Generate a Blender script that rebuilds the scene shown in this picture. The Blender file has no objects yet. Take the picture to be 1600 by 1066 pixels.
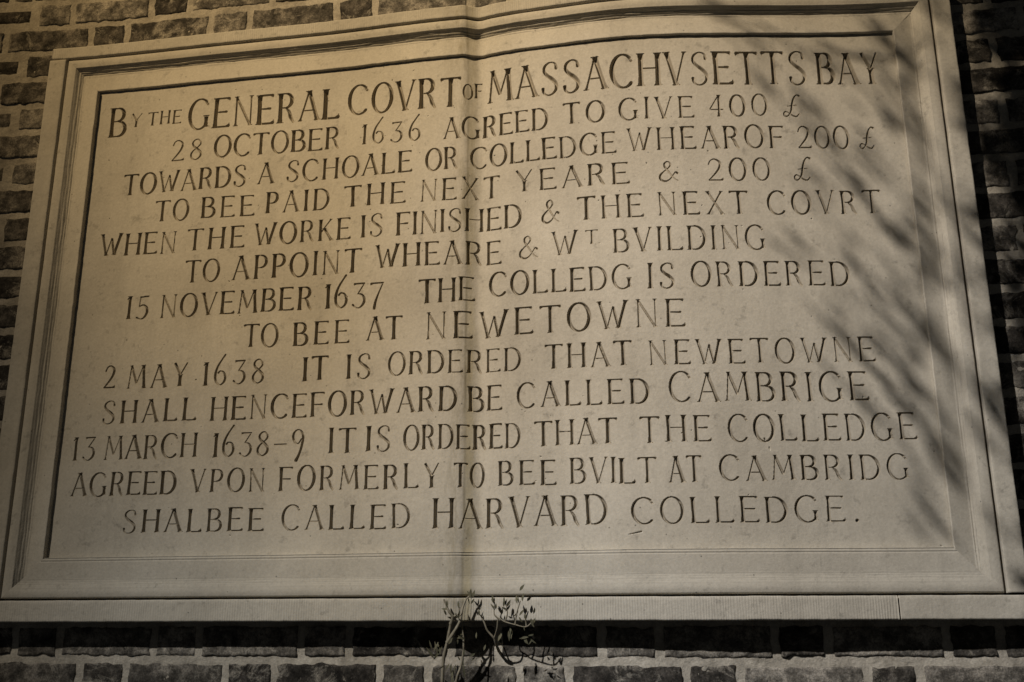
import bpy, math, random
import numpy as np
from mathutils import Matrix, Vector

random.seed(7)
rng = np.random.default_rng(11)
S = bpy.context.scene
COL = S.collection

# ---------------------------------------------------------------- camera
cd = bpy.data.cameras.new('camera')
cam = bpy.data.objects.new('camera', cd)
COL.objects.link(cam)
S.camera = cam
RX, DN, FW = ((0.9908604730077584, 0.1348396946412569, -0.003712112591400942),
              (-0.03900570289149857, 0.26006998221845773, -0.9648016166501903),
              (-0.12914813234632286, 0.9561285797934975, 0.262952582663258))
M3 = Matrix((RX, [-a for a in DN], [-a for a in FW])).transposed()
cam.matrix_world = Matrix.Translation((1.4965631, -2.21425271, -0.03643531)) @ M3.to_4x4()
cd.sensor_fit = 'HORIZONTAL'
cd.sensor_width = 36.0
cd.lens = 36.0 * 1564.797 / 1600.0
cd.clip_start, cd.clip_end = 0.02, 60.0

# ---------------------------------------------------------------- light
w = bpy.data.worlds.new('World')
S.world = w
w.use_nodes = True
bg = w.node_tree.nodes['Background']
bg.inputs['Color'].default_value = (0.88, 0.88, 0.86, 1)
bg.inputs['Strength'].default_value = 0.020
LAMP = Vector((-2.7, -6.0, 6.3))

def spot(name, aim, color, power, size, blend, radius):
    ld = bpy.data.lights.new(name, 'SPOT')
    ld.energy, ld.color = power, color
    ld.spot_size, ld.spot_blend = math.radians(size), blend
    ld.shadow_soft_size = radius
    o = bpy.data.objects.new(name, ld)
    COL.objects.link(o)
    o.location = LAMP
    o.rotation_euler = (Vector(aim) - LAMP).to_track_quat('-Z', 'Y').to_euler()
    return o
spot('warm_key_lamp', (0.775, 0, 1.677), (1.0, 0.675, 0.30), 1980, 19.0, 1.0, 0.068)
spot('added_pale_lamp', (2.109, 0, 0.003), (0.60, 0.76, 1.0), 1650, 14.2, 1.0, 0.068)  # added lamp at the key's position, turns the lower right paler
spot('broad_key_lamp', (2.935, 0, -1.282), (1.0, 0.82, 0.58), 2480, 35.25, 1.0, 0.068)
spot('added_cool_lamp', (1.0, 0, -0.85), (0.42, 0.68, 1.0), 900, 13.0, 1.0, 0.068)  # added lamp, tints the lowest bricks bluish; not a separate source
vs = S.view_settings
S.display_settings.display_device = 'sRGB'
vs.view_transform, vs.look, vs.exposure, vs.gamma = 'Standard', 'None', 0.08, 1.0
vs.use_curve_mapping = False

# ---------------------------------------------------------------- helpers
KN = np.array([-0.3, 0.0, 0.45, 0.75, 0.95, 1.04, 1.065, 1.088, 1.118, 1.142, 1.18, 1.22, 1.30, 1.42, 1.60, 1.9, 2.2, 2.45, 2.8])
GV = np.array([-0.0137, 0.0, -0.0143, -0.0246, -0.0396, -0.0440, -0.0447, -0.0432, -0.0305, -0.0345, -0.0428, -0.0488, -0.0571,
               -0.0679, -0.0634, -0.0232, 0.0, -0.0024, 0.0007])
def _m():
    n = len(KN); h = np.diff(KN); A = np.zeros((n, n)); b = np.zeros(n); A[0, 0] = A[-1, -1] = 1
    for i in range(1, n-1):
        A[i, i-1] = h[i-1]; A[i, i] = 2*(h[i-1]+h[i]); A[i, i+1] = h[i]
        b[i] = 6*((GV[i+1]-GV[i])/h[i]-(GV[i]-GV[i-1])/h[i-1])
    return np.linalg.solve(A, b)
MM = _m()
def gy(u):
    """gentle bowing of the whole face, with the fold near u = 1.1"""
    u = np.clip(np.asarray(u, float), KN[0], KN[-1])
    i = np.clip(np.searchsorted(KN, u)-1, 0, len(KN)-2)
    t = u-KN[i]; hi = KN[i+1]-KN[i]
    return GV[i]+t*((GV[i+1]-GV[i])/hi-hi*(2*MM[i]+MM[i+1])/6)+t*t*MM[i]/2+t**3*(MM[i+1]-MM[i])/(6*hi)

def vnoise(x, y, seed=0):
    """2-D value noise, numpy, 0..1"""
    xi = np.floor(x).astype(np.int64); yi = np.floor(y).astype(np.int64)
    fx = x-xi; fy = y-yi
    fx = fx*fx*(3-2*fx); fy = fy*fy*(3-2*fy)
    def hsh(a, b):
        n = (a*374761393+b*668265263+seed*974634773) & 0x7fffffff
        n = ((n ^ (n >> 13))*1274126177) & 0x7fffffff
        n = (n ^ (n >> 16)) & 0xffff
        return n/65535.0
    a = hsh(xi, yi); b = hsh(xi+1, yi); c = hsh(xi, yi+1); d = hsh(xi+1, yi+1)
    return (a*(1-fx)+b*fx)*(1-fy)+(c*(1-fx)+d*fx)*fy
def fbm(x, y, seed=0, oct=4):
    s = 0; a = 0.5; t = 0
    for o in range(oct):
        s = s+a*vnoise(x*2**o+17.3*o, y*2**o+5.1*o, seed+o); t += a; a *= 0.5
    return s/t

def mesh_obj(name, V, F, mat, parent=None, smooth=True):
    """V (n,3) array, F (m,4) or (m,3) int array -> linked object"""
    me = bpy.data.meshes.new(name)
    V = np.asarray(V, np.float32); F = np.asarray(F, np.int32)
    n, k = F.shape
    me.vertices.add(len(V)); me.vertices.foreach_set('co', V.ravel())
    me.loops.add(n*k); me.loops.foreach_set('vertex_index', F.ravel())
    me.polygons.add(n)
    me.polygons.foreach_set('loop_start', np.arange(0, n*k, k, dtype=np.int32))
    me.polygons.foreach_set('loop_total', np.full(n, k, np.int32))
    me.polygons.foreach_set('use_smooth', np.full(n, smooth, bool))
    me.update(calc_edges=True)
    me.materials.append(mat)
    o = bpy.data.objects.new(name, me)
    COL.objects.link(o)
    if parent: 
        o.parent = parent
        o.matrix_parent_inverse = parent.matrix_basis.inverted()
    return o
def compact(V, F):
    used, inv = np.unique(F, return_inverse=True)
    return V[used], inv.reshape(F.shape)
def grid_faces(nu, nv):
    a = np.arange(nu*nv).reshape(nv, nu)
    return np.stack([a[:-1, :-1], a[:-1, 1:], a[1:, 1:], a[1:, :-1]], -1).reshape(-1, 4)
def thing(name, label, cat, loc=(0, 0, 0), group=None):
    o = bpy.data.objects.new(name, None)
    o.empty_display_size = 0.05
    COL.objects.link(o)
    o.location = loc
    o['label'] = label; o['category'] = cat
    if group: o['group'] = group
    return o

# ---------------------------------------------------------------- materials
class NT:
    def __init__(self, name):
        self.m = bpy.data.materials.new(name); self.m.use_nodes = True
        self.t = self.m.node_tree; self.b = self.t.nodes['Principled BSDF']
        self.b.inputs['Specular IOR Level'].default_value = 0.2
        self.tc = self.n('ShaderNodeTexCoord').outputs['Object']
    def n(self, ty, **kw):
        x = self.t.nodes.new(ty)
        for k, v in kw.items(): setattr(x, k, v)
        return x
    def l(self, a, b): self.t.links.new(a, b)
    def mapped(self, scale, loc=(0, 0, 0)):
        m = self.n('ShaderNodeMapping'); m.inputs['Scale'].default_value = scale; m.inputs['Location'].default_value = loc
        self.l(self.tc, m.inputs['Vector']); return m.outputs['Vector']
    def noise(self, scale, detail=4, rough=0.6, vec=None, dist=0.0):
        x = self.n('ShaderNodeTexNoise')
        x.inputs['Scale'].default_value = scale; x.inputs['Detail'].default_value = detail
        x.inputs['Roughness'].default_value = rough; x.inputs['Distortion'].default_value = dist
        self.l(vec or self.tc, x.inputs['Vector']); return x.outputs['Fac']
    def ramp(self, f, stops):
        r = self.n('ShaderNodeValToRGB'); e = r.color_ramp.elements
        while len(e) < len(stops): e.new(0.5)
        for q, (p, c) in zip(e, stops):
            q.position = p; q.color = (c, c, c, 1) if isinstance(c, (int, float)) else (*c, 1)
        self.l(f, r.inputs['Fac']); return r.outputs['Color']
    def mix(self, f, a, b, mode='MIX'):
        x = self.n('ShaderNodeMix', data_type='RGBA', blend_type=mode)
        for i, v in ((0, f), (6, a), (7, b)):
            if hasattr(v, 'node'): self.l(v, x.inputs[i])
            elif i == 0: x.inputs[0].default_value = v
            else: x.inputs[i].default_value = (*v, 1)
        return x.outputs[2]
    def math(self, op, a, b=0.0, c=0.0):
        x = self.n('ShaderNodeMath', operation=op)
        for i, v in enumerate((a, b, c)):
            if hasattr(v, 'node'): self.l(v, x.inputs[i])
            else: x.inputs[i].default_value = v
        return x.outputs[0]
    def bump(self, h, strength, dist, prev=None):
        x = self.n('ShaderNodeBump'); x.inputs['Strength'].default_value = strength; x.inputs['Distance'].default_value = dist
        self.l(h, x.inputs['Height'])
        if prev: self.l(prev, x.inputs['Normal'])
        return x.outputs['Normal']
    def done(self, color, rough=0.9, normal=None):
        if hasattr(color, 'node'): self.l(color, self.b.inputs['Base Color'])
        else: self.b.inputs['Base Color'].default_value = (*color, 1)
        self.b.inputs['Roughness'].default_value = rough
        if normal: self.l(normal, self.b.inputs['Normal'])
        return self.m

def stone_material(name, tooling=False, streak=0.0, dark=1.0):
    m = NT(name)
    big = m.noise(2.2, 5, 0.6)
    fine = m.noise(160, 5, 0.75)
    spots = m.noise(38, 6, 0.7)
    base = m.ramp(big, [(0.3, (0.42, 0.392, 0.335)), (0.5, (0.52, 0.49, 0.425)), (0.7, (0.585, 0.555, 0.488))])
    base = m.mix(0.75, base, m.ramp(fine, [(0.3, 0.72), (0.7, 1.0)]), 'MULTIPLY')
    base = m.mix(1.0, base, m.ramp(spots, [(0.30, 0.70), (0.42, 1.0)]), 'MULTIPLY')
    # worn, grubby strip that follows the vertical fold at u = 1.1
    sep = m.n('ShaderNodeSeparateXYZ'); m.l(m.tc, sep.inputs[0])
    wob = m.math('MULTIPLY_ADD', m.noise(7, 3), 0.02, 1.075)
    dx = m.math('ABSOLUTE', m.math('SUBTRACT', sep.outputs['X'], wob))
    near = m.ramp(dx, [(0.0, 1.0), (0.055, 0.0)])
    grub = m.noise(22, 7, 0.72, m.mapped((2.4, 1, 0.5)))
    gk = m.math('MULTIPLY', near, m.ramp(grub, [(0.44, 0.0), (0.66, 1.0)]))
    base = m.mix(m.math('MULTIPLY', gk, 0.7), base, (0.20, 0.175, 0.11))
    pale = m.math('MULTIPLY', m.ramp(m.math('ABSOLUTE', m.math('SUBTRACT', sep.outputs['X'], 1.103)), [(0.004, 1.0), (0.013, 0.0)]),
                  m.ramp(sep.outputs['Z'], [(0.1, 0.45), (0.9, 0.2)]))
    pale = m.math('MULTIPLY', pale, m.ramp(m.noise(16, 6, 0.7), [(0.38, 0.4), (0.58, 1.0)]))
    base = m.mix(pale, base, (0.66, 0.58, 0.36))
    cw = m.math('MULTIPLY_ADD', m.noise(5, 3), 0.006, 1.091)
    line = m.ramp(m.math('ABSOLUTE', m.math('SUBTRACT', sep.outputs['X'], cw)), [(0.0005, 1.0), (0.0024, 0.0)])
    base = m.mix(m.math('MULTIPLY', line, m.ramp(m.noise(9, 4), [(0.36, 0.12), (0.6, 0.6)])), base, (0.16, 0.14, 0.09))
    # faint rain streaks and patchy weathering
    rain = m.noise(1.0, 5, 0.65, m.mapped((13, 4, 1.1)))
    base = m.mix(0.5, base, m.ramp(rain, [(0.32, 0.80), (0.52, 1.0)]), 'MULTIPLY')
    # pin-head pits
    vor = m.n('ShaderNodeTexVoronoi'); vor.inputs['Scale'].default_value = 26; m.l(m.tc, vor.inputs['Vector'])
    base = m.mix(1.0, base, m.ramp(vor.outputs['Distance'], [(0.03, 0.4), (0.055, 1.0)]), 'MULTIPLY')
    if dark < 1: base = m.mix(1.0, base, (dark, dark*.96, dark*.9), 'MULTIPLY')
    if streak:
        st = m.noise(60, 6, 0.8, m.mapped((1, 1, 1)))
        base = m.mix(streak, base, m.ramp(st, [(0.4, 0.35), (0.62, 1.0)]), 'MULTIPLY')
    nrm = m.bump(m.noise(220, 4, 0.7), 0.35, 0.0015)
    nrm = m.bump(m.noise(14, 4, 0.55), 0.25, 0.004, nrm)
    if tooling:
        wv = m.n('ShaderNodeTexWave', wave_type='BANDS', bands_direction='X')
        wv.inputs['Scale'].default_value = 55; wv.inputs['Distortion'].default_value = 4.0; wv.inputs['Detail'].default_value = 3
        m.l(m.mapped((1, 1, 0.35)), wv.inputs['Vector'])
        amt = m.math('MULTIPLY', wv.outputs['Fac'], m.ramp(m.noise(5, 3), [(0.35, 0.2), (0.65, 1.0)]))
        nrm = m.bump(amt, 0.4, 0.0011, nrm)
    return m.done(base, 0.92, nrm)
STONE = stone_material('pale_stone')
GROOVE_SHADE = stone_material('shade_darkened_carving', dark=0.7)  # stone colour darkened in the letter cuts to deepen their shade
STONE_T = stone_material('tooled_stone', tooling=True)
STONE_C = stone_material('moulded_stone')

def brick_material():
    m = NT('sooty_brick')
    geo = m.n('ShaderNodeNewGeometry')
    rnd = geo.outputs['Random Per Island']
    base = m.ramp(rnd, [(0.0, (0.03, 0.027, 0.024)), (0.45, (0.068, 0.062, 0.054)), (0.8, (0.115, 0.106, 0.093)), (1.0, (0.2, 0.186, 0.164))])
    blotch = m.noise(30, 7, 0.72)
    base = m.mix(1.0, base, m.ramp(blotch, [(0.35, 0.25), (0.5, 0.95), (0.62, 2.2)]), 'MULTIPLY')
    lime = m.ramp(m.noise(17, 8, 0.78, dist=0.6), [(0.53, 0.0), (0.65, 0.85)])
    base = m.mix(lime, base, (0.36, 0.335, 0.29))
    grit = m.noise(260, 3, 0.7)
    base = m.mix(0.8, base, m.ramp(grit, [(0.3, 0.4), (0.7, 1.5)]), 'MULTIPLY')
    nrm = m.bump(m.noise(90, 6, 0.8), 0.65, 0.004)
    return m.done(base, 0.88, nrm)
BRICK = brick_material()
def mortar_material():
    m = NT('lime_mortar')
    base = m.ramp(m.noise(12, 6, 0.7), [(0.32, (0.26, 0.24, 0.205)), (0.5, (0.43, 0.40, 0.345)), (0.7, (0.58, 0.545, 0.475))])
    base = m.mix(0.8, base, m.ramp(m.noise(180, 4, 0.8), [(0.3, 0.65), (0.65, 1.1)]), 'MULTIPLY')
    return m.done(base, 0.95, m.bump(m.noise(120, 5, 0.7), 0.7, 0.004))
MORTAR = mortar_material()
def plain(name, c1, c2, scale):
    m = NT(name)
    return m.done(m.ramp(m.noise(scale, 4), [(0.35, c1), (0.65, c2)]), 0.8)
BARK = plain('pale_bark', (0.15, 0.135, 0.10), (0.30, 0.27, 0.21), 45)
LEAF = plain('dry_leaf', (0.07, 0.07, 0.045), (0.14, 0.13, 0.085), 40)
TWIG = plain('branch_bark', (0.06, 0.05, 0.04), (0.1, 0.09, 0.07), 30)
GREEN = plain('branch_leaf', (0.05, 0.07, 0.03), (0.09, 0.11, 0.05), 20)

# ---------------------------------------------------------------- dimensions (metres)
W, H = 2.2076, 1.4
IT, IB, IL, IR = 0.0959, 0.0902, 0.0944, 0.0896     # moulding widths top, bottom, left, right
OL, OR, OT, OB = 0.050, 0.045, 0.036, 0.051         # border widths
Y_PANEL, Y_BORDER, Y_BRICK, Y_MORTAR = 0.0145, -0.0085, 0.048, 0.0499

# ---------------------------------------------------------------- brick wall
wall = thing('brick_wall', 'old dark brick wall with pale lime mortar surrounding the carved stone tablet', 'wall', (1.1, 0.05, -1.0))
U0, U1, V0, V1 = -1.3, 3.6, -1.0, 2.4
PITCH = 0.0796
# mortar bed
nu, nv = 1000, 690
uu, vv = np.meshgrid(np.linspace(U0, U1, nu), np.linspace(V0, V1, nv))
yy = gy(uu)+Y_MORTAR-0.0038*(fbm(uu*70, vv*70, 5, 4)-0.5)-0.0016*(fbm(uu*14, vv*14, 9, 3)-0.5)
mesh_obj('mortar', np.stack([uu, yy, vv], -1).reshape(-1, 3), grid_faces(nu, nv), MORTAR, wall)
# bricks, Flemish bond; joints measured where the photograph shows them
def joints(k):
    js = []
    P = 0.354
    c0 = 0.076 if k % 2 else 0.250
    for i in range(-6, 12):
        c = c0+P*i
        js += [c-0.0555, c+0.0555]
    special = {19: [0.016, 0.129, 0.366, 0.476, 0.719, 0.83, 1.062, 1.163, 1.387, 1.507, 1.745, 1.854, 2.095, 2.203],
               20: [0.186, 0.302, 0.543, 0.659, 0.902, 1.012, 1.211, 1.316, 1.559, 1.669, 1.927, 2.033],
               -2: [-0.142, -0.037, 0.196, 0.309], -1: [0.025, 0.13, 0.376, 0.487, 0.731, 0.837, 1.091]}
    if k in special:
        s = special[k]
        js = [j for j in js if j < s[0]-0.05]+s+[j for j in js if j > s[-1]+0.06]
    elif 0 <= k <= 18:
        js = [j for j in js if j < 1.0]+([2.20, 2.356, 2.60, 2.713, 2.957, 3.07, 3.31, 3.42, 3.7] if k % 2 == 0 else [2.18, 2.427, 2.54, 2.78, 2.893, 3.14, 3.25, 3.5])
    return js
BV, BF = [], []
off = 0
for k in range(-11, 30):
    vt = 1.459-PITCH*k; vb = vt-PITCH
    js = joints(k)
    for a, b in zip(js[:-1], js[1:]):
        if b-a < 0.06 or a > U1 or b < U0: continue
        if a > -0.03 and b < 2.24 and vb > -0.03 and vt < 1.42: continue
        gap = 0.0046+0.0015*random.random()
        ua, ub = a+gap, b-gap
        va, vbm = vb+gap+random.uniform(-.001, .001), vt-gap+random.uniform(-.0015, .001)
        vis = (-0.4 < a < 2.6 and -0.4 < vb < 1.7)
        st = 0.0045 if vis else 0.015
        nx, ny = max(4, int((ub-ua)/st)), max(3, int((vbm-va)/st))
        s = np.linspace(0, 1, nx+1); t = np.linspace(0, 1, ny+1)
        s2, t2 = np.meshgrid(s, t)
        # pull the rim rows outward so the border quads become the brick's sides
        u = ua+(ub-ua)*s2; v = va+(vbm-va)*t2
        sd = random.randint(0, 9999)
        wob = 0.015
        # ragged outline: displacement grows towards the edges
        ed = np.minimum(np.minimum(u-ua, ub-u), np.minimum(v-va, vbm-v))
        e = np.exp(-ed/0.008)
        u = u+e*wob*(fbm(u*55, v*55, sd, 3)-0.5)*np.where(abs(s2-.5) > .3, 1, .3)
        v = v+e*wob*(fbm(u*55+9, v*55+3, sd+50, 3)-0.5)*1.1
        proud = max(-0.0004, random.gauss(0.0002, 0.0010))
        y = Y_BRICK-proud+0.0022*np.exp(-ed/0.0022)-0.0022*(fbm(u*30, v*30, sd+7, 4)-0.5)-0.0018*(fbm(u*130, v*130, sd+3, 2)-0.5)
        rim = (s2 == 0) | (s2 == 1) | (t2 == 0) | (t2 == 1)
        y = np.where(rim, Y_MORTAR+0.02, y)
        u = np.where(s2 == 0, ua+0.0008+(u-ua), u); u = np.where(s2 == 1, ub-0.0008+(u-ub), u)
        y = y+gy(u)
        BV.append(np.stack([u, y, v], -1).reshape(-1, 3)); BF.append(grid_faces(nx+1, ny+1)+off); off += (nx+1)*(ny+1)
mesh_obj('brickwork', np.concatenate(BV), np.concatenate(BF), BRICK, wall)

# ---------------------------------------------------------------- stone tablet
tab = thing('stone_tablet', 'pale stone tablet with moulded frame and thirteen carved lines, set in brick wall', 'tablet', (1.1, 0.05, -0.051))

def sweep(name, prof, side, mat, span=None, parent=tab, nlen=None, seed=1, rough=0.0006):
    """prof: list of (d, y); d measured inwards from the dark groove line, mitred at the corners. side L R T B"""
    P = np.array(prof)
    d = P[:, 0]; y = P[:, 1]
    if nlen is None: nlen = 900 if side in 'TB' else 420
    t = np.linspace(0, 1, nlen)
    if side in 'TB':
        if span is None: a, b = d*IL/IT if False else d, W-d
        else: a, b = np.full_like(d, span[0]), np.full_like(d, span[1])
        u = a[None]+(b-a)[None]*t[:, None]
        v = np.broadcast_to((H-d if side == 'T' else d)[None], u.shape)
    else:
        if span is None: a, b = d, H-d
        else: a, b = np.full_like(d, span[0]), np.full_like(d, span[1])
        v = a[None]+(b-a)[None]*t[:, None]
        u = np.broadcast_to((d if side == 'L' else W-d)[None], v.shape)
    Y = np.broadcast_to(y[None], u.shape)
    n = fbm(u*25, v*25, seed, 4)-0.5
    n2 = fbm(u*140, v*140, seed+3, 2)-0.5
    yy = gy(u)+Y+rough*4*n+rough*n2
    vj = v+(0.0012*(fbm(u*40, v*0+3, seed+5, 3)-.5) if side in 'TB' else 0)
    uj = u+(0.0012*(fbm(v*40, u*0+3, seed+6, 3)-.5) if side in 'LR' else 0)
    V = np.stack([uj, yy, vj], -1).reshape(-1, 3)
    F = grid_faces(len(d), nlen)
    if side in 'RB': F = F[:, ::-1]
    return V, F

def border(d0, d1, ends=True):
    """flat outer border from d=-d0 to d=-d1 with rounded arrises and a return into the wall"""
    e = 0.004
    return ([(-d0, 0.075), (-d0, 0.03), (-d0, Y_BORDER+e)] +
            [(-d0+e*(1-math.cos(a)), Y_BORDER+e*(1-math.sin(a))) for a in (0.5, 1.0, 1.4)] +
            [(x, Y_BORDER) for x in np.linspace(-d0+e, -d1-0.002, 8)] +
            [(-d1-0.0008, Y_BORDER+0.0006), (-d1, Y_BORDER+0.002), (-d1, 0.010), (-d1, 0.022)])
def add_border(side, width, span, mat, seed):
    V, F = sweep('b', border(width, 0.0028), side, mat, span, seed=seed)
    n = len(border(width, 0.0028))
    # close both ends with a return
    ends = []
    for row in (0, V.shape[0]//n-1):
        idx = np.arange(row*n, row*n+n)
        back = V[idx].copy(); back[:, 1] = gy(back[:, 0])+0.078
        b0 = len(V); V = np.concatenate([V, back])
        q = np.stack([idx[:-1], idx[1:], np.arange(b0+1, b0+n), np.arange(b0, b0+n-1)], -1)
        ends.append(q)
    F = np.concatenate([F]+ends)
    return mesh_obj('border_stone', V, F, mat, tab)
JT = 1.9930
add_border('T', OT, (-OL+0.006, W+OR), STONE_T, 21)
add_border('L', OL, (0.0012, H-0.0008), STONE, 22)
add_border('R', OR, (0.0012, H-0.0008), STONE, 23)
o = add_border('B', OB, (-0.9, JT-0.0018), STONE_T, 24)
o = add_border('B', OB, (JT+0.0018, W+OR+0.35), STONE, 25)

# moulded frame between the groove and the recessed panel
def mould(inset, cove, side):
    g = [(-0.006, 0.022), (-0.0028, 0.020), (0.0014, 0.020), (0.0018, 0.002), (0.0030, -0.0035)]
    g += [(x, -0.004-0.0012*math.sin((x-0.0045)/0.0195*math.pi)) for x in np.linspace(0.006, 0.024, 8)]
    a, b = 0.026, 0.049
    for i in range(26):
        q = i/25
        x = a+(b-a)*q
        drop = cove*min(1, q*1.5)**0.8
        ridge = 0.0006*math.sin(q*math.pi*9)*(1 if cove > 0.006 else 0.15)*math.sin(q*math.pi)
        g.append((x, -0.004+drop+ridge))
    end = -0.004+cove
    tail = {'T': 0.0055, 'L': -0.0005, 'R': 0.004, 'B': end}[side]
    for x in np.linspace(b+0.003, inset-(0.0090 if side == 'B' else 0.0035), 14):
        q = (x-b)/(inset-b)
        g.append((x, end+(tail-end)*q))
    if side == 'B':
        for x in (inset-0.0050, inset+0.0010):
            g += [(x-0.0024, tail), (x-0.0012, tail+0.0004), (x, tail+0.0013), (x+0.0008, tail+0.0003), (x+0.0016, tail)]
        g += [(inset+0.0030, tail), (inset+0.0031, tail+0.0015), (inset+0.0031, Y_PANEL+0.006)]
        return g
    g += [(inset-0.0016, tail+0.0003), (inset-0.0004, tail+0.0016), (inset, tail+0.004), (inset, Y_PANEL-0.002), (inset, Y_PANEL+0.006)]
    return g
parts = []
MV, MF = [], []
off = 0
for side, inset, cove, sd in (('T', IT, 0.017, 31), ('L', IL, 0.017, 32), ('R', IR, 0.017, 33), ('B', IB, 0.003, 34)):
    pr = mould(inset, cove, side)
    # mitre uses each side's own width so the corners meet
    P = np.array(pr)
    d = P[:, 0]
    nlen = 1100 if side in 'TB' else 700
    t = np.linspace(0, 1, nlen)[:, None]
    fr = d/inset
    if side in 'TB':
        a = fr*IL; b = W-fr*IR
        u = a+(b-a)*t; v = np.broadcast_to(H-d if side == 'T' else d, u.shape)
    else:
        a = fr*IB; b = H-fr*IT
        v = a+(b-a)*t; u = np.broadcast_to(d if side == 'L' else W-d, v.shape)
    dd = np.broadcast_to(d, u.shape)
    incove = np.exp(-((dd-0.037)/0.010)**2)
    al = u if side in 'TB' else v
    yy = gy(u)+P[:, 1]+0.0016*(fbm(u*18, v*18, sd, 4)-0.5)+incove*0.0024*(fbm(al*22, dd*420, sd+4, 4)-0.5)*1.5*(1 if cove > .006 else .2)
    lin = dd-0.0*al
    jag = 0.0016*(fbm(al*60, al*0+sd, sd+9, 3)-0.5)*np.where(dd > 0.06, 1, 0.3)*(0.25 if side == 'B' else 1)
    uu2, vv2 = (u, v+jag) if side in 'TB' else (u+jag, v)
    V = np.stack([uu2, yy, vv2], -1).reshape(-1, 3); F = grid_faces(len(d), nlen)
    if side in 'RB': F = F[:, ::-1]
    MV.append(V); MF.append(F+off); off += len(V)
mesh_obj('frame_moulding', np.concatenate(MV), np.concatenate(MF), STONE_C, tab)

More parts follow.
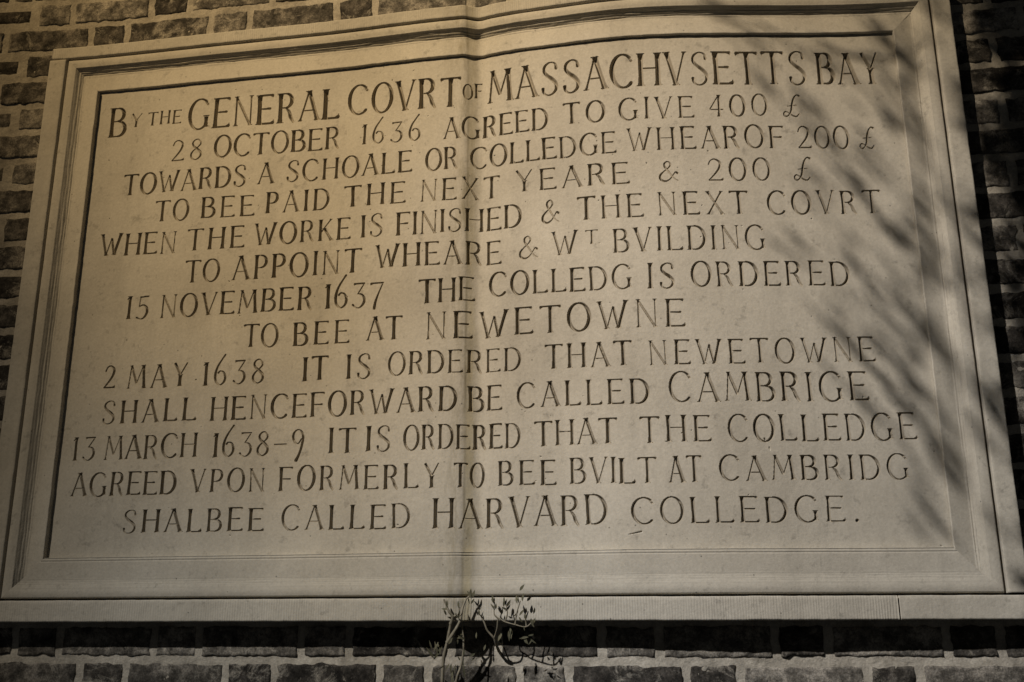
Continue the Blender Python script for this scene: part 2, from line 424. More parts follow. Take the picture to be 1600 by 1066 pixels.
# ---------------------------------------------------------------- inscription
LINES=[
  [('B',0.1315,0.1788,1.1707,1.1685,0.0841),('Y',0.1886,0.2213,1.1951,1.1939,0.0392),('THE',0.2392,0.3329,1.1959,1.1942,0.0385),('GENERAL',0.3527,0.7601,1.1722,1.1676,0.0834),('COVRT',0.785,1.0745,1.1741,1.167,0.0808),('OF',1.0825,1.128,1.1866,1.1956,0.0397),('MASSACHVSETTS',1.1447,1.908,1.1731,1.1727,0.0869),('BAY',1.9335,2.0806,1.1724,1.1701,0.0823)] ,
  [('28',0.3141,0.4008,1.0875,1.085,0.0579),('OCTOBER',0.432,0.767,1.0876,1.0852,0.0597),('1636',0.8234,0.978,1.0879,1.0836,0.0536),('AGREED',1.036,1.292,1.0814,1.0844,0.0567),('TO',1.3308,1.4285,1.0915,1.0866,0.0555),('GIVE',1.4617,1.6377,1.0878,1.0873,0.0559),('400',1.672,1.809,1.0893,1.0908,0.0546),('£',1.8432,1.8835,1.0892,1.0908,0.0559)] ,
  [('TOWARDS',0.1892,0.5245,1.0036,1.0025,0.0573),('A',0.5566,0.5973,1.0052,1.0037,0.0578),('SCHOALE',0.6308,0.9567,1.0045,1.0024,0.0565),('OR',0.9911,1.0717,1.0012,1.004,0.0568),('COLLEDGE',1.1005,1.4531,1.0038,1.0051,0.0551),('WHEAROF',1.4799,1.8416,1.0056,1.0079,0.057),('200',1.8725,1.993,1.007,1.0056,0.0556),('£',2.0133,2.0483,1.0035,1.0042,0.0538)] ,
  [('TO',0.2856,0.3764,0.9243,0.9216,0.0556),('BEE',0.4108,0.5521,0.9233,0.9221,0.055),('PAID',0.5822,0.7462,0.9242,0.9231,0.0561),('THE',0.787,0.9423,0.9251,0.9221,0.0557),('NEXT',0.9798,1.1718,0.9207,0.9218,0.0566),('YEARE',1.2108,1.4816,0.9288,0.9238,0.0542),('&',1.5491,1.5959,0.9252,0.9262,0.0494),('200',1.6601,1.8048,0.9259,0.9264,0.0551),('£',1.8559,1.8953,0.9248,0.9247,0.0563)] ,
  [('WHEN',0.1435,0.3497,0.8411,0.8348,0.0583),('THE',0.3803,0.5311,0.8385,0.8382,0.0571),('WORKE',0.5576,0.8052,0.8414,0.8412,0.0563),('IS',0.8327,0.8877,0.8408,0.8403,0.0577),('FINISHED',0.9217,1.2261,0.8386,0.841,0.058),('&',1.2737,1.3174,0.8434,0.8433,0.0557),('THE',1.3594,1.5107,0.8439,0.8412,0.0575),('NEXT',1.5441,1.7481,0.8422,0.8424,0.0568),('COVRT',1.7916,2.0483,0.8433,0.8423,0.0567)] ,
  [('TO',0.3826,0.4719,0.7545,0.7563,0.0575),('APPOINT',0.5072,0.8343,0.7541,0.7541,0.0606),('WHEARE',0.8726,1.1766,0.761,0.7532,0.0581),('&',1.2194,1.2667,0.76,0.7578,0.0546),('W',1.2982,1.3576,0.7613,0.7584,0.0569),('T',1.3759,1.4038,0.7817,0.7801,0.034),('BVILDING',1.4396,1.7827,0.7564,0.7579,0.0574)] ,
  [('15',0.2318,0.2919,0.6693,0.6676,0.0583),('NOVEMBER',0.3243,0.7165,0.6673,0.6689,0.0585),('1637',0.7469,0.895,0.668,0.6619,0.0616),('THE',0.9822,1.1124,0.6646,0.6677,0.0588),('COLLEDG',1.1475,1.4785,0.6743,0.6686,0.0566),('IS',1.5141,1.5737,0.6671,0.6675,0.0587),('ORDERED',1.6107,1.9625,0.6691,0.6711,0.0579)] ,
  [('TO',0.5477,0.6349,0.5813,0.5795,0.0562),('BEE',0.6733,0.8126,0.58,0.5801,0.0572),('AT',0.8566,0.9417,0.5815,0.5788,0.0574),('NEWETOWNE',0.9996,1.592,0.5766,0.5778,0.0647)] ,
  [('2',0.1912,0.2217,0.4955,0.4951,0.0559),('MAY',0.2556,0.4108,0.4936,0.4931,0.0574),('1638',0.4503,0.6068,0.4921,0.4933,0.0573),('IT',0.7019,0.7631,0.4924,0.4936,0.0577),('IS',0.8099,0.8692,0.4931,0.4917,0.0584),('ORDERED',0.9112,1.2223,0.4954,0.4933,0.0544),('THAT',1.2783,1.4723,0.493,0.4912,0.0566),('NEWETOWNE',1.51,2.0015,0.4906,0.4944,0.0556)] ,
  [('SHALL',0.1977,0.4395,0.4086,0.4073,0.0555),('HENCEFORWARD',0.4768,1.0748,0.406,0.4064,0.0575),('BE',1.1003,1.1778,0.4046,0.4059,0.0574),('CALLED',1.2128,1.5066,0.4067,0.4047,0.0568),('CAMBRIGE',1.5493,1.9793,0.4059,0.4068,0.0645)] ,
  [('13',0.1294,0.1876,0.3208,0.3215,0.0562),('MARCH',0.2142,0.4501,0.3215,0.3203,0.0567),('1638',0.4887,0.6289,0.3192,0.3203,0.0561),('-',0.6399,0.671,0.32,0.3205,0.0539),('9',0.6818,0.7143,0.3202,0.3207,0.0567),('IT',0.7743,0.8386,0.3197,0.3198,0.0581),('IS',0.8646,0.9226,0.3196,0.3202,0.0581),('ORDERED',0.9532,1.2198,0.321,0.3176,0.0564),('THAT',1.2532,1.4332,0.3193,0.319,0.0566),('THE',1.484,1.6352,0.3176,0.3201,0.0576),('COLLEDGE',1.6718,2.0719,0.3191,0.321,0.0577)] ,
  [('AGREED',0.1381,0.4046,0.2361,0.2357,0.0551),('VPON',0.4411,0.6235,0.2393,0.2365,0.0541),('FORMERLY',0.6574,1.0382,0.2364,0.2338,0.0552),('TO',1.0712,1.1363,0.2333,0.237,0.0542),('BEE',1.1699,1.299,0.2354,0.2335,0.0541),('BVILT',1.3298,1.5146,0.2346,0.2317,0.0554),('AT',1.5429,1.6102,0.2327,0.2333,0.056),('CAMBRIDG',1.6479,2.0482,0.235,0.2364,0.0535)] ,
  [('SHALBEE',0.2792,0.6262,0.1485,0.1476,0.0529),('CALLED',0.6689,0.9728,0.1483,0.1457,0.0549),('HARVARD',1.024,1.4089,0.1439,0.1468,0.0648),('COLLEDGE',1.4588,1.9053,0.1458,0.1483,0.0542),('.',1.9252,1.9332,0.1482,0.1481,0.0534)] ,
]

TK, TN = 0.065, 0.028
def stem(x0, y0, x1, y1, w=TK, ser=True):
    return ('stem', (x0, y0, x1, y1), w, ser)
def arm(x0, y0, x1, y1, up=0.0, w=TN):      # thin stroke from a stem, triangular terminal at its far end
    return ('arm', (x0, y0, x1, y1), w, up)
def thin(x0, y0, x1, y1, w=TN, ser=True):
    return ('stem', (x0, y0, x1, y1), w, ser)
def arc(cx, cy, rx, ry, a0, a1, tk=TK, tn=TN, n=22):
    pts = []
    for i in range(n+1):
        a = math.radians(a0+(a1-a0)*i/n)
        pts.append((cx+rx*math.cos(a), cy+ry*math.sin(a), tn+(tk-tn)*abs(math.cos(a))**1.4))
    return ('curve', pts)
def curve(pts, n=6):
    """Catmull-Rom through (x, y, halfwidth)"""
    p = [pts[0]]+list(pts)+[pts[-1]]
    out = []
    for i in range(1, len(p)-2):
        for j in range(n):
            t = j/n
            out.append(tuple(0.5*((2*p[i][c])+(-p[i-1][c]+p[i+1][c])*t+(2*p[i-1][c]-5*p[i][c]+4*p[i+1][c]-p[i+2][c])*t*t +
                                  (-p[i-1][c]+3*p[i][c]-3*p[i+1][c]+p[i+2][c])*t**3) for c in range(3)))
    out.append(tuple(pts[-1]))
    return ('curve', out)
GL = {
 'A': (.70, [thin(.04, 0, .33, 1, .027), stem(.33, 1.0, .66, 0, TK*.95), thin(.15, .34, .52, .34, .02, False)]),
 'B': (.62, [stem(.09, 0, .09, 1), thin(.09, .98, .32, .98, .022, False), arc(.30, .76, .20, .22, 90, -90), thin(.09, .53, .33, .53, .02, False), arc(.32, .27, .26, .255, 90, -90), thin(.09, .018, .33, .018, .022, False)]),
 'C': (.74, [arc(.42, .5, .37, .51, 52, 312, n=28), ('arm', (.58, .95, .70, .80), .012, 0.0)]),
 'D': (.72, [stem(.09, 0, .09, 1), thin(.09, .98, .3, .98, .022, False), arc(.28, .5, .39, .485, 90, -90), thin(.09, .02, .3, .02, .022, False)]),
 'E': (.62, [stem(.09, 0, .09, 1), arm(.09, .98, .56, .98, -.05), arm(.09, .52, .48, .52, 0, .02), arm(.09, .02, .60, .02, .06)]),
 'F': (.58, [stem(.09, 0, .09, 1), arm(.09, .98, .56, .98, -.05), arm(.09, .50, .48, .50, 0, .02)]),
 'G': (.80, [arc(.42, .5, .37, .51, 52, 320, n=28), stem(.68, .06, .68, .42, TK*.9), ('arm', (.58, .95, .70, .82), .012, 0.0)]),
 'H': (.74, [stem(.09, 0, .09, 1), stem(.65, 0, .65, 1), thin(.09, .53, .65, .53, .021, False)]),
 'I': (.18, [stem(.09, 0, .09, 1)]),
 'K': (.66, [stem(.09, 0, .09, 1), thin(.13, .42, .55, 1, .024), stem(.26, .58, .60, 0, TK*.85)]),
 'L': (.58, [stem(.09, 0, .09, 1), arm(.09, .02, .57, .02, .07)]),
 'M': (.82, [thin(.05, 0, .14, 1, .028), stem(.13, 1, .41, .22, TK*.85, False), thin(.41, .22, .68, 1, .022, False), stem(.68, 1, .76, 0)]),
 'N': (.72, [thin(.09, 0, .09, 1, .03), stem(.07, 1, .62, 0, TK*.62, False), thin(.63, 0, .63, 1, .024)]),
 'O': (.76, [arc(.38, .5, .34, .51, 0, 360, n=36)]),
 'P': (.56, [stem(.09, 0, .09, 1), thin(.09, .98, .28, .98, .022, False), arc(.27, .725, .23, .255, 90, -90), thin(.09, .465, .28, .465, .021, False)]),
 'R': (.64, [stem(.09, 0, .09, 1), thin(.09, .98, .28, .98, .022, False), arc(.28, .74, .22, .24, 90, -90), thin(.09, .50, .3, .50, .021, False), curve([(.30, .50, .03), (.42, .34, .05), (.48, .16, .055), (.58, 0.0, .03)])]),
 'S': (.58, [curve([(.50, .80, .045), (.46, .95, .026), (.29, 1.0, .022), (.12, .90, .036), (.09, .74, .044), (.20, .60, .05), (.36, .48, .058), (.50, .32, .05), (.49, .14, .042), (.36, .015, .026), (.20, .0, .022), (.08, .08, .032), (.06, .20, .048)])]),
 'T': (.68, [stem(.34, 0, .34, .99), arm(.34, .975, .67, .975, -.055), arm(.34, .975, .01, .975, -.055)]),
 'V': (.68, [stem(.06, 1, .34, 0, TK*.9), thin(.34, 0.02, .64, 1, .024)]),
 'W': (.98, [stem(.05, 1, .29, 0, TK*.75), thin(.29, .02, .50, .80, .022, False), stem(.50, .78, .66, 0, TK*.7, False), stem(.66, .02, .92, 1, TK*.85)]),
 'X': (.68, [stem(.07, 1, .62, 0, TK*.65), thin(.08, 0, .60, 1, .03)]),
 'Y': (.68, [stem(.07, 1, .35, .48, TK*.8, False), thin(.35, .48, .63, 1, .025, False), stem(.35, 0, .35, .5)]),
 '0': (.64, [arc(.32, .5, .28, .51, 0, 360, n=34)]),
 '1': (.24, [stem(.14, 0, .14, 1, TK*.95, True), thin(.14, .98, .02, .86, .022, False)]),
 '2': (.58, [curve([(.07, .76, .028), (.14, .93, .024), (.29, 1.0, .026), (.46, .88, .044), (.48, .70, .05), (.36, .42, .04), (.06, .03, .022)]), arm(.06, .03, .56, .03, .05, .028)]),
 '3': (.58, [arm(.50, .98, .10, .98, -.04, .03), thin(.50, .97, .26, .58, .022, False), curve([(.25, .57, .022), (.42, .52, .036), (.52, .34, .054), (.48, .14, .046), (.32, .0, .024), (.16, .03, .022), (.06, .13, .04)])]),
 '4': (.62, [thin(.42, 1.0, .05, .34, .024, False), thin(.04, .32, .60, .32, .024, False), stem(.42, .0, .42, 1.0, TK*.85)]),
 '5': (.56, [arm(.16, .97, .52, 1.0, -.02, .03), thin(.17, .97, .13, .56, .024, False), curve([(.13, .55, .022), (.30, .62, .03), (.47, .50, .05), (.50, .28, .056), (.40, .08, .04), (.24, .0, .022), (.05, .07, .04)])]),
 '6': (.58, [curve([(.47, 1.30, .036), (.36, 1.14, .03), (.16, .80, .040), (.07, .45, .054), (.11, .16, .046), (.29, .0, .024), (.46, .12, .042), (.51, .33, .052), (.43, .54, .036), (.28, .60, .026), (.20, .52, .04)])]),
 '7': (.58, [arm(.54, .97, .06, .97, -.05, .032), curve([(.54, .96, .022), (.38, .58, .030), (.26, .24, .050), (.21, -.04, .062)])]),
 '8': (.58, [curve([(.46, .86, .03), (.34, .99, .024), (.20, .96, .028), (.11, .82, .040), (.17, .66, .046), (.34, .52, .052), (.49, .34, .05), (.48, .14, .044), (.30, .0, .024), (.12, .08, .036), (.07, .26, .044), (.16, .44, .030), (.34, .60, .024), (.46, .74, .034), (.46, .86, .034)])]),
 '9': (.60, [curve([(.46, .62, .03), (.32, .44, .022), (.16, .50, .036), (.08, .70, .05), (.13, .90, .038), (.30, 1.0, .024), (.46, .90, .04), (.53, .68, .052), (.48, .32, .05), (.38, .0, .05), (.26, -.24, .07)])]),
 '&': (.86, [curve([(.78, .40, .05), (.70, .45, .026), (.60, .30, .020), (.46, .10, .024), (.26, .0, .036), (.07, .10, .05), (.06, .30, .046), (.20, .48, .026), (.40, .66, .022), (.50, .84, .034), (.40, 1.0, .022), (.26, .92, .036), (.25, .76, .044), (.40, .50, .036), (.62, .16, .020), (.80, .02, .018)])]),
 '£': (.82, [curve([(.86, .98, .046), (.74, 1.02, .026), (.60, .88, .036), (.50, .60, .050), (.44, .32, .046), (.32, .10, .026), (.16, .02, .036), (.07, .13, .036), (.16, .25, .026), (.32, .18, .022), (.50, .05, .034), (.68, .02, .028), (.80, .14, .02)]), thin(.26, .50, .72, .54, .018, False)]),
 '-': (.62, [thin(.0, .46, .62, .46, .024, False)]),
 '.': (.12, [('curve', [(.06, .05, .07), (.07, .05, .07)])]),
}
STEP = 0.00105
PU0, PU1, PV0, PV1 = IL-0.004, W-IR+0.004, IB-0.004, H-IT+0.004
NU = int((PU1-PU0)/STEP)+1; NV = int((PV1-PV0)/STEP)+1
gu = np.linspace(PU0, PU1, NU); gv = np.linspace(PV0, PV1, NV)
CUT = np.zeros((NV, NU)); OWN = np.full((NV, NU), -1, np.int16)
def sub(u0, u1, v0, v1):
    i0 = max(0, int((u0-PU0)/STEP)-2); i1 = min(NU, int((u1-PU0)/STEP)+4)
    j0 = max(0, int((v0-PV0)/STEP)-2); j1 = min(NV, int((v1-PV0)/STEP)+4)
    return slice(j0, j1), slice(i0, i1)
def cut(line, ax, ay, bx, by, wa, wb, flat=False, flare=None):
    m = max(wa, wb, flare or 0)*1.1
    js, is_ = sub(min(ax, bx)-m, max(ax, bx)+m, min(ay, by)-m, max(ay, by)+m)
    X, Y = np.meshgrid(gu[is_], gv[js])
    dx, dy = bx-ax, by-ay
    Ln = math.hypot(dx, dy)+1e-9
    s = ((X-ax)*dx+(Y-ay)*dy)/Ln
    p = np.abs((X-ax)*dy-(Y-ay)*dx)/Ln
    q = np.clip(s/Ln, 0, 1)
    hw = wa+(wb-wa)*q
    if flare:
        near = np.minimum(np.clip(s, 0, Ln), Ln-np.clip(s, 0, Ln))
        hw = hw+(flare-hw)*np.exp(-(near/(flare*1.15))**1.2)
    if flat:
        ins = np.minimum(hw-p, np.minimum(s, Ln-s)*1.0)
    else:
        dd = np.hypot(X-(ax+dx*q), Y-(ay+dy*q))
        ins = hw-dd
    c = CUT[js, is_]
    hit = ins > c
    c[hit] = ins[hit]
    OWN[js, is_][hit & (ins > 0)] = line
def carve(line, text, u0, u1, v0, v1, h):
    ws = [GL[c][0] for c in text]
    tot = sum(ws); n = len(text)
    need = (u1-u0)/h
    k = 1.0; sp = 0.0
    if n == 1: k = need/tot
    else:
        sp = (need-tot)/(n-1)
        if sp < 0.13:
            k = (need-0.13*(n-1))/tot; sp = 0.13
        elif sp > 0.26:
            k = min(1.22, (need-0.26*(n-1))/tot); sp = (need-k*tot)/(n-1)
    x = u0
    for c, wd in zip(text, ws):
        base = v0+(v1-v0)*((x-u0)/max(u1-u0, 1e-6))+random.gauss(0, 0.0006)
        hh = h*(1+random.gauss(0, 0.008))
        wv = 1+random.gauss(0, 0.07)
        lean = random.gauss(0, 0.012)
        def T(px, py): return x+px*k*h+lean*py*h, base+py*hh
        for st in GL[c][1]:
            if st[0] == 'stem':
                x0, y0, x1, y1 = st[1]
                a = T(x0, y0); b = T(x1, y1); w_ = st[2]*h*wv
                fl = (w_+0.022*h) if st[3] else None
                cut(line, *a, *b, w_*0.93, w_*0.93, True, fl)
                if st[3]:
                    for e in (a, b):
                        half = fl+0.012*h
                        sy = 0.010*h if e[1] < base+.5*hh else -0.010*h
                        cut(line, e[0]-half, e[1]+sy, e[0]+half, e[1]+sy, 0.014*h, 0.014*h)
            elif st[0] == 'arm':
                x0, y0, x1, y1 = st[1]
                a = T(x0, y0); b = T(x1, y1); w_ = st[2]*h*wv
                cut(line, *a, *b, w_, w_)
                up = st[3]
                ex = b[0]-a[0]; dirx = 1 if ex > 0 else -1
                if up:
                    c1 = (b[0]-dirx*0.10*h, b[1]); 
                    cut(line, *c1, b[0], b[1]+up*0.55*h, w_*0.8, abs(up)*0.75*h)
                    cut(line, b[0], b[1], b[0]+dirx*0.012*h, b[1]+up*1.8*h, w_*.9, 0.010*h)
                else:
                    cut(line, *a, *b, w_*0.8, 0.036*h)
            else:
                pts = st[1]
                for (xa, ya, wa), (xb, yb, wb) in zip(pts[:-1], pts[1:]):
                    a = T(xa, ya); b = T(xb, yb)
                    cut(line, *a, *b, wa*h*wv*0.95, wb*h*wv*0.95)
        x += (wd*k+sp)*h
WORDS = [(i, wd) for i, ln in enumerate(LINES) for wd in ln]
for i, (li, wd) in enumerate(WORDS): carve(i, *wd)
OWN[CUT <= 0] = -1
# chance tool marks: the stray nick below the bottom line and a few pits
def nick(a, b, w0, w1): cut(999, *a, *b, w0, w1)
nick((1.452, 0.1245), (1.479, 0.1300), 0.0009, 0.0018)
nick((1.748, 0.325), (1.752, 0.318), 0.002, 0.0012); nick((1.757, 0.306), (1.758, 0.300), 0.0014, 0.001)
for _ in range(60):
    a = (random.uniform(PU0, PU1), random.uniform(PV0, PV1))
    nick(a, (a[0]+random.uniform(0, .003), a[1]+random.uniform(-.002, .002)), 0.0008, random.uniform(.0008, .0017))
UU, VV = np.meshgrid(gu, gv)
edge = 0.0006*(fbm(UU*180, VV*180, 77, 2)-0.5)
depth = np.clip(CUT+np.where(CUT > 0.0006, edge, 0), 0, 1)*3.2
depth = np.minimum(depth, 0.0125)
YY = gy(UU)+Y_PANEL+depth+0.0022*(fbm(UU*5, VV*5, 41, 4)-0.5)+0.0006*(fbm(UU*60, VV*60, 43, 3)-0.5)
# rounded, worn inner corners of the recess at the foot of the panel
PVERT = np.stack([UU, YY, VV], -1).reshape(-1, 3)
PF = grid_faces(NU, NV)
own = np.where(OWN == 999, -1, OWN).ravel()
fo = own[PF].max(1)
V_, F_ = compact(PVERT, PF[fo < 0])
mesh_obj('inscription_panel', V_, F_, STONE, tab)
ORD = ['topmost', 'second', 'third', 'fourth', 'fifth', 'sixth', 'seventh', 'eighth', 'ninth', 'tenth', 'eleventh', 'twelfth', 'bottom']
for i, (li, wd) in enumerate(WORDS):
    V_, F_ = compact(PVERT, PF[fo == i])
    o = mesh_obj('carved_word', V_, F_, GROOVE_SHADE, tab)
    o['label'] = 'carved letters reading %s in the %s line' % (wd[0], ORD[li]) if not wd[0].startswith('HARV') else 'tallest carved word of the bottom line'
del UU, VV, YY, PVERT, PF, depth, CUT, OWN, edge

# ---------------------------------------------------------------- plants
def tube(pts, r0, r1, n=7):
    P = [Vector(p) for p in pts]
    # refine
    Q = []
    for i in range(len(P)-1):
        a = P[max(0, i-1)]; b = P[i]; c = P[i+1]; d = P[min(len(P)-1, i+2)]
        for j in range(5):
            t = j/5
            Q.append(0.5*((2*b)+(c-a)*t+(2*a-5*b+4*c-d)*t*t+(3*b-a-3*c+d)*t**3))
    Q.append(P[-1])
    V, F = [], []
    for i, q in enumerate(Q):
        t = (Q[min(i+1, len(Q)-1)]-Q[max(i-1, 0)]).normalized()
        s = t.cross(Vector((0, 1, 0.13)).normalized())
        s = s.normalized() if s.length > 1e-4 else Vector((1, 0, 0))
        b = t.cross(s)
        r = r0+(r1-r0)*i/(len(Q)-1)
        r *= 1+0.12*random.uniform(-1, 1)
        for k in range(n):
            a = 2*math.pi*k/n
            V.append(q+(s*math.cos(a)+b*math.sin(a))*r)
    for i in range(len(Q)-1):
        for k in range(n):
            F.append((i*n+k, i*n+(k+1) % n, (i+1)*n+(k+1) % n, (i+1)*n+k))
    return [tuple(v) for v in V], F
def leaf(c, d, nrm, L, Wd, curl=0.15):
    """pointed leaf blade, 2 x 5 quads folded along its midrib"""
    d = Vector(d).normalized(); nrm = Vector(nrm)
    s = d.cross(nrm)
    s = s.normalized() if s.length > 1e-4 else Vector((1, 0, 0))
    nn = s.cross(d).normalized()
    V, F = [], []
    prof = [(0, .06), (.18, .62), (.42, 1.0), (.68, .78), (.88, .36), (1, .03)]
    c = Vector(c)
    for t, wd in prof:
        m = c+d*(t*L)-nn*(curl*L*t*t)
        for k in (-1, 0, 1):
            V.append(tuple(m+s*(k*wd*Wd*.5)+nn*(abs(k)*wd*Wd*.16)))
    for i in range(len(prof)-1):
        for k in (0, 1):
            F.append((i*3+k, i*3+k+1, (i+1)*3+k+1, (i+1)*3+k))
    return V, F
class Bag:
    def __init__(self): self.V, self.F = [], []
    def add(self, vf):
        o = len(self.V); self.V += vf[0]; self.F += [tuple(i+o for i in f) for f in vf[1]]
    def build(self, name, mat, parent, smooth=True): return mesh_obj(name, np.array(self.V), np.array(self.F), mat, parent, smooth)

plant = thing('wall_plant', 'straggly twiggy plant with small leaves growing up from the bricks below the tablet', 'plant', (1.09, 0.045, -0.30))
def stemmed(pts, r0, r1, name='stem'):
    b = Bag(); b.add(tube(pts, r0, r1)); b.build(name, BARK, plant)
def G(p): return (p[0], p[1]+float(gy(p[0])), p[2])
def twig(r0, r1, *pts): stemmed([G(p) for p in pts], r0, r1)
twig(.0046, .0030, (1.062, .045, -.32), (1.050, .012, -.23), (1.054, -.002, -.172), (1.058, -.010, -.125), (1.067, -.016, -.09), (1.074, -.020, -.056))
twig(.0040, .0018, (1.074, -.020, -.056), (1.079, -.024, -.042), (1.071, -.027, -.030), (1.060, -.028, -.006))
twig(.0040, .0012, (1.066, -.016, -.094), (1.082, -.022, -.072), (1.094, -.026, -.050), (1.100, -.028, -.022), (1.108, -.030, -.004), (1.118, -.03, .002))
twig(.0022, .0012, (1.079, -.024, -.042), (1.090, -.026, -.036), (1.094, -.028, -.022))
twig(.0038, .0016, (1.092, .045, -.33), (1.080, .010, -.22), (1.084, -.004, -.17), (1.096, -.012, -.135), (1.100, -.016, -.09), (1.096, -.02, -.06))
twig(.0036, .0014, (1.169, .050, -.118), (1.168, .030, -.112), (1.166, .010, -.100), (1.163, -.004, -.086), (1.150, -.014, -.070), (1.144, -.018, -.055), (1.136, -.022, -.038))
twig(.0017, .0011, (1.163, -.004, -.086), (1.172, -.020, -.066), (1.176, -.026, -.046), (1.190, -.028, -.052), (1.212, -.028, -.058), (1.236, -.028, -.062), (1.251, -.028, -.048))
twig(.0018, .0010, (1.176, -.026, -.046), (1.167, -.028, -.036), (1.168, -.029, -.012))
twig(.0018, .0010, (1.190, -.028, -.052), (1.196, -.030, -.034), (1.191, -.030, -.010))
twig(.0018, .0010, (1.212, -.028, -.058), (1.216, -.030, -.034), (1.224, -.030, -.010))
twig(.0018, .0010, (1.236, -.028, -.062), (1.234, -.030, -.044))
nleaf = 0
def sprig(c, n, su, sv, L, up=1.0, fan=.4, wr=(.24, .38)):
    """a tuft of little pointed leaves, each a leaf of its own"""
    global nleaf
    c = Vector(G(c))
    for _ in range(n):
        if nleaf >= 98: return
        a = random.gauss(0, fan)
        d = Vector((math.sin(a), random.uniform(-.5, .1), up*math.cos(a)))
        p = c+Vector((random.gauss(0, su), random.gauss(0, su), random.gauss(0, sv)))
        l = L*random.uniform(.7, 1.25)
        V, F = leaf(p, d, (random.uniform(-.6, .6), -1, random.uniform(-.4, .4)), l, l*random.uniform(*wr))
        mesh_obj('leaf', np.array(V), np.array(F), LEAF, plant); nleaf += 1
for c, n in (((1.117, -.030, -.008), 8), ((1.167, -.030, -.018), 7), ((1.191, -.030, -.018), 7), ((1.223, -.030, -.016), 5),
             ((1.234, -.030, -.050), 5), ((1.251, -.030, -.046), 4), ((1.066, -.028, -.030), 5), ((1.092, -.028, -.040), 4)):
    sprig(c, n, .0024, .0085, .0145)
sprig((1.137, -.024, -.040), 2, .003, .003, .010)
sprig((1.182, -.024, -.074), 4, .003, .005, .017, -1)
sprig((1.202, -.024, -.070), 4, .003, .005, .017, -1)
sprig((1.230, -.024, -.088), 4, .004, .006, .015, -1, .8)
sprig((1.250, -.024, -.086), 3, .003, .006, .015, -1, .8)
sprig((1.040, -.012, -.118), 6, .005, .006, .026, 1, .7, (.14, .22))
sprig((1.098, -.018, -.085), 6, .012, .014, .014, 1, 1.2)
sprig((1.112, -.016, -.115), 6, .015, .014, .014, 1, 1.2)
sprig((1.078, -.010, -.140), 8, .014, .018, .024, -1, .8, (.14, .24))
sprig((1.062, -.006, -.175), 6, .010, .014, .026, -1, .6, (.14, .22))

# ---------------------------------------------------------------- branches that throw the dappled shade
def toward_lamp(p, t): 
    p = Vector(p); return p+(LAMP-p)*t
branch = thing('tree_branch', 'thin leafy branch hanging in front of the tablet and dappling its right side with shade', 'branch', toward_lamp((1.9, 0, 1.5), 0.2))
STREAKS = [  # centre lines of the shade on the wall (u, v), width, leaves per metre
 ( [(1.668,1.383),(1.75,1.348),(1.837,1.287)] , 0.0435 , 260 ),
 ( [(1.717,1.313),(1.798,1.168)] , 0.0174 , 120 ),
 ( [(1.787,1.227),(1.847,1.118),(1.936,1.027)] , 0.029 , 200 ),
 ( [(1.874,1.176),(1.949,1.01),(2.01,0.889),(2.077,0.771)] , 0.0348 , 210 ),
 ( [(1.928,1.287),(2.03,1.258),(2.147,1.244)] , 0.0319 , 180 ),
 ( [(2.04,1.362),(2.092,1.282),(2.185,1.191)] , 0.029 , 150 ),
 ( [(2.092,1.282),(2.137,1.144)] , 0.0203 , 200 ),
 ( [(2.11,1.162),(2.155,1.044)] , 0.0232 , 180 ),
 ( [(2.087,1.155),(2.135,1.061),(2.183,0.914)] , 0.0232 , 160 ),
 ( [(2.12,0.917),(2.13,0.808),(2.139,0.671)] , 0.0348 , 190 ),
 ( [(1.811,0.836),(1.911,0.736)] , 0.0174 , 140 ),
 ( [(1.794,0.789),(1.868,0.728),(1.92,0.675)] , 0.0174 , 130 ),
 ( [(1.955,0.758),(1.99,0.674),(2.031,0.599),(2.096,0.496)] , 0.0232 , 170 ),
 ( [(2.048,0.841),(2.095,0.747),(2.115,0.671)] , 0.0261 , 180 ),
 ( [(1.834,0.66),(1.925,0.571),(1.968,0.513)] , 0.0217 , 160 ),
 ( [(2.024,0.526),(2.073,0.411),(2.118,0.239)] , 0.0348 , 240 ),
 ( [(2.11,0.383),(2.129,0.313),(2.146,0.238)] , 0.029 , 220 ),
 ( [(2.04,0.226),(2.086,0.166),(2.111,0.103)] , 0.0159 , 200 ),
 ( [(1.891,0.499),(1.964,0.399),(1.996,0.315)] , 0.0232 , 110 ),
 ( [(2.251,1.203),(2.258,1.054)] , 0.0232 , 90 ),
 ( [(2.242,0.88),(2.257,0.725)] , 0.0203 , 110 ),
 ( [(2.25,0.666),(2.252,0.549)] , 0.0203 , 90 ),
 ( [(2.188,0.836),(2.2,0.698)] , 0.0203 , 130 ),
 ( [(1.913,0.601),(2.01,0.455),(2.055,0.37)] , 0.0203 , 130 ),
 ( [(2.089,0.687),(2.143,0.553),(2.17,0.437)] , 0.0232 , 130 ),
 ( [(2.051,0.658),(2.078,0.584),(2.094,0.539)] , 0.0377 , 200 ),

]
tw, lv = Bag(), Bag()
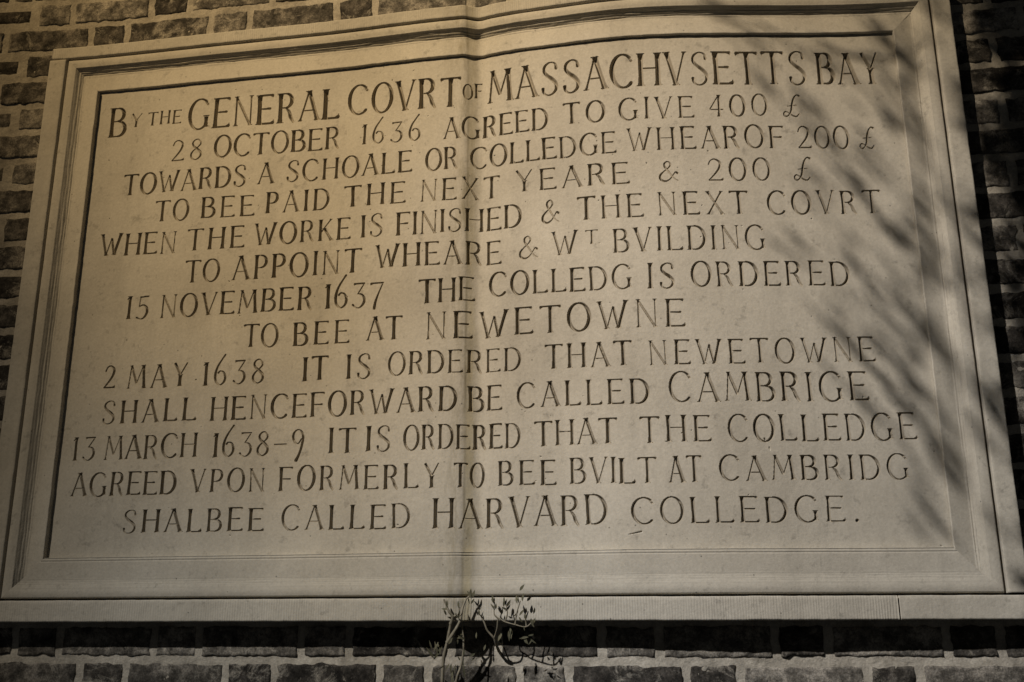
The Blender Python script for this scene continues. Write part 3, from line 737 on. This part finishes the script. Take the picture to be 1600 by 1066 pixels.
for pts, wd, dens in STREAKS:
    P = [Vector((u, float(gy(u)), v)) for u, v in pts]
    t0 = random.uniform(.17, .23)
    Q = [toward_lamp(p, t0) for p in P]
    if len(Q) == 2: Q.insert(1, (Q[0]+Q[1])/2+Vector((random.gauss(0, .006), random.gauss(0, .02), random.gauss(0, .006))))
    tw.add(tube(Q, .0015, .0009, 5))
    for a, b in zip(Q[:-1], Q[1:]):
        Ls = (b-a).length
        d = (b-a).normalized()
        view = (LAMP-a).normalized()
        side = d.cross(view).normalized()
        for _ in range(max(1, int(Ls*dens*.20))):
            q = a.lerp(b, random.random())+side*random.uniform(-.5, .5)*wd*.85+view*random.gauss(0, .03)
            dd = (d+side*random.gauss(0, .16)+view*random.gauss(0, .3)).normalized()
            l = random.uniform(.06, .13)
            lv.add(leaf(q-dd*l*.5, dd, view+Vector((random.gauss(0, .4), random.gauss(0, .4), random.gauss(0, .4))), l, random.uniform(.006, .010)))
for _ in range(240):
    v = random.uniform(0.15, 1.45); u = random.uniform(1.72+0.22*(1.4-v), 2.21)
    if random.random() > (0.25+0.75*(u-1.72)/0.55): continue
    q = toward_lamp((u, float(gy(u)), v), random.uniform(.17, .26))
    view = (LAMP-q).normalized()
    dd = (Vector((.52, 0, -.8))+Vector((random.gauss(0, .13), random.gauss(0, .3), random.gauss(0, .13)))).normalized()
    l = random.uniform(.05, .12)
    lv.add(leaf(q, dd, view+Vector((random.gauss(0, .4), random.gauss(0, .4), random.gauss(0, .4))), l, random.uniform(.006, .011)))
tw.build('twig', TWIG, branch)
o = lv.build('foliage', GREEN, branch)

bough = thing('tree_bough', 'dense leafy bough out in front of the wall shading the bricks right of the tablet', 'branch', toward_lamp((2.7, 0, 0.9), 0.3))
tw, lv = Bag(), Bag()
for i in range(26):
    v = -0.35+i*0.085
    P = [Vector((2.328+.02*random.random(), .04, v)), Vector((2.75, .04, v+random.uniform(-.1, .1))), Vector((3.5, .04, v+random.uniform(-.2, .2)))]
    t0 = random.uniform(.19, .235)
    Q = [toward_lamp(p, t0) for p in P]
    tw.add(tube(Q, .003, .005, 5))
    for a, b in zip(Q[:-1], Q[1:]):
        Ls = (b-a).length; d = (b-a).normalized(); view = (LAMP-a).normalized(); side = d.cross(view).normalized()
        for _ in range(int(Ls*560)):
            q = a.lerp(b, random.random())+side*random.gauss(0, .04)+view*random.gauss(0, .06)
            dd = (d*random.gauss(0, .6)+side*random.gauss(0, 1)+view*random.gauss(0, .4)).normalized()
            l = random.uniform(.03, .05)
            lv.add(leaf(q, dd, view+Vector((random.gauss(0, .3), random.gauss(0, .3), random.gauss(0, .3))), l, l*.5))
tw.build('twig', TWIG, bough)
lv.build('foliage', GREEN, bough)
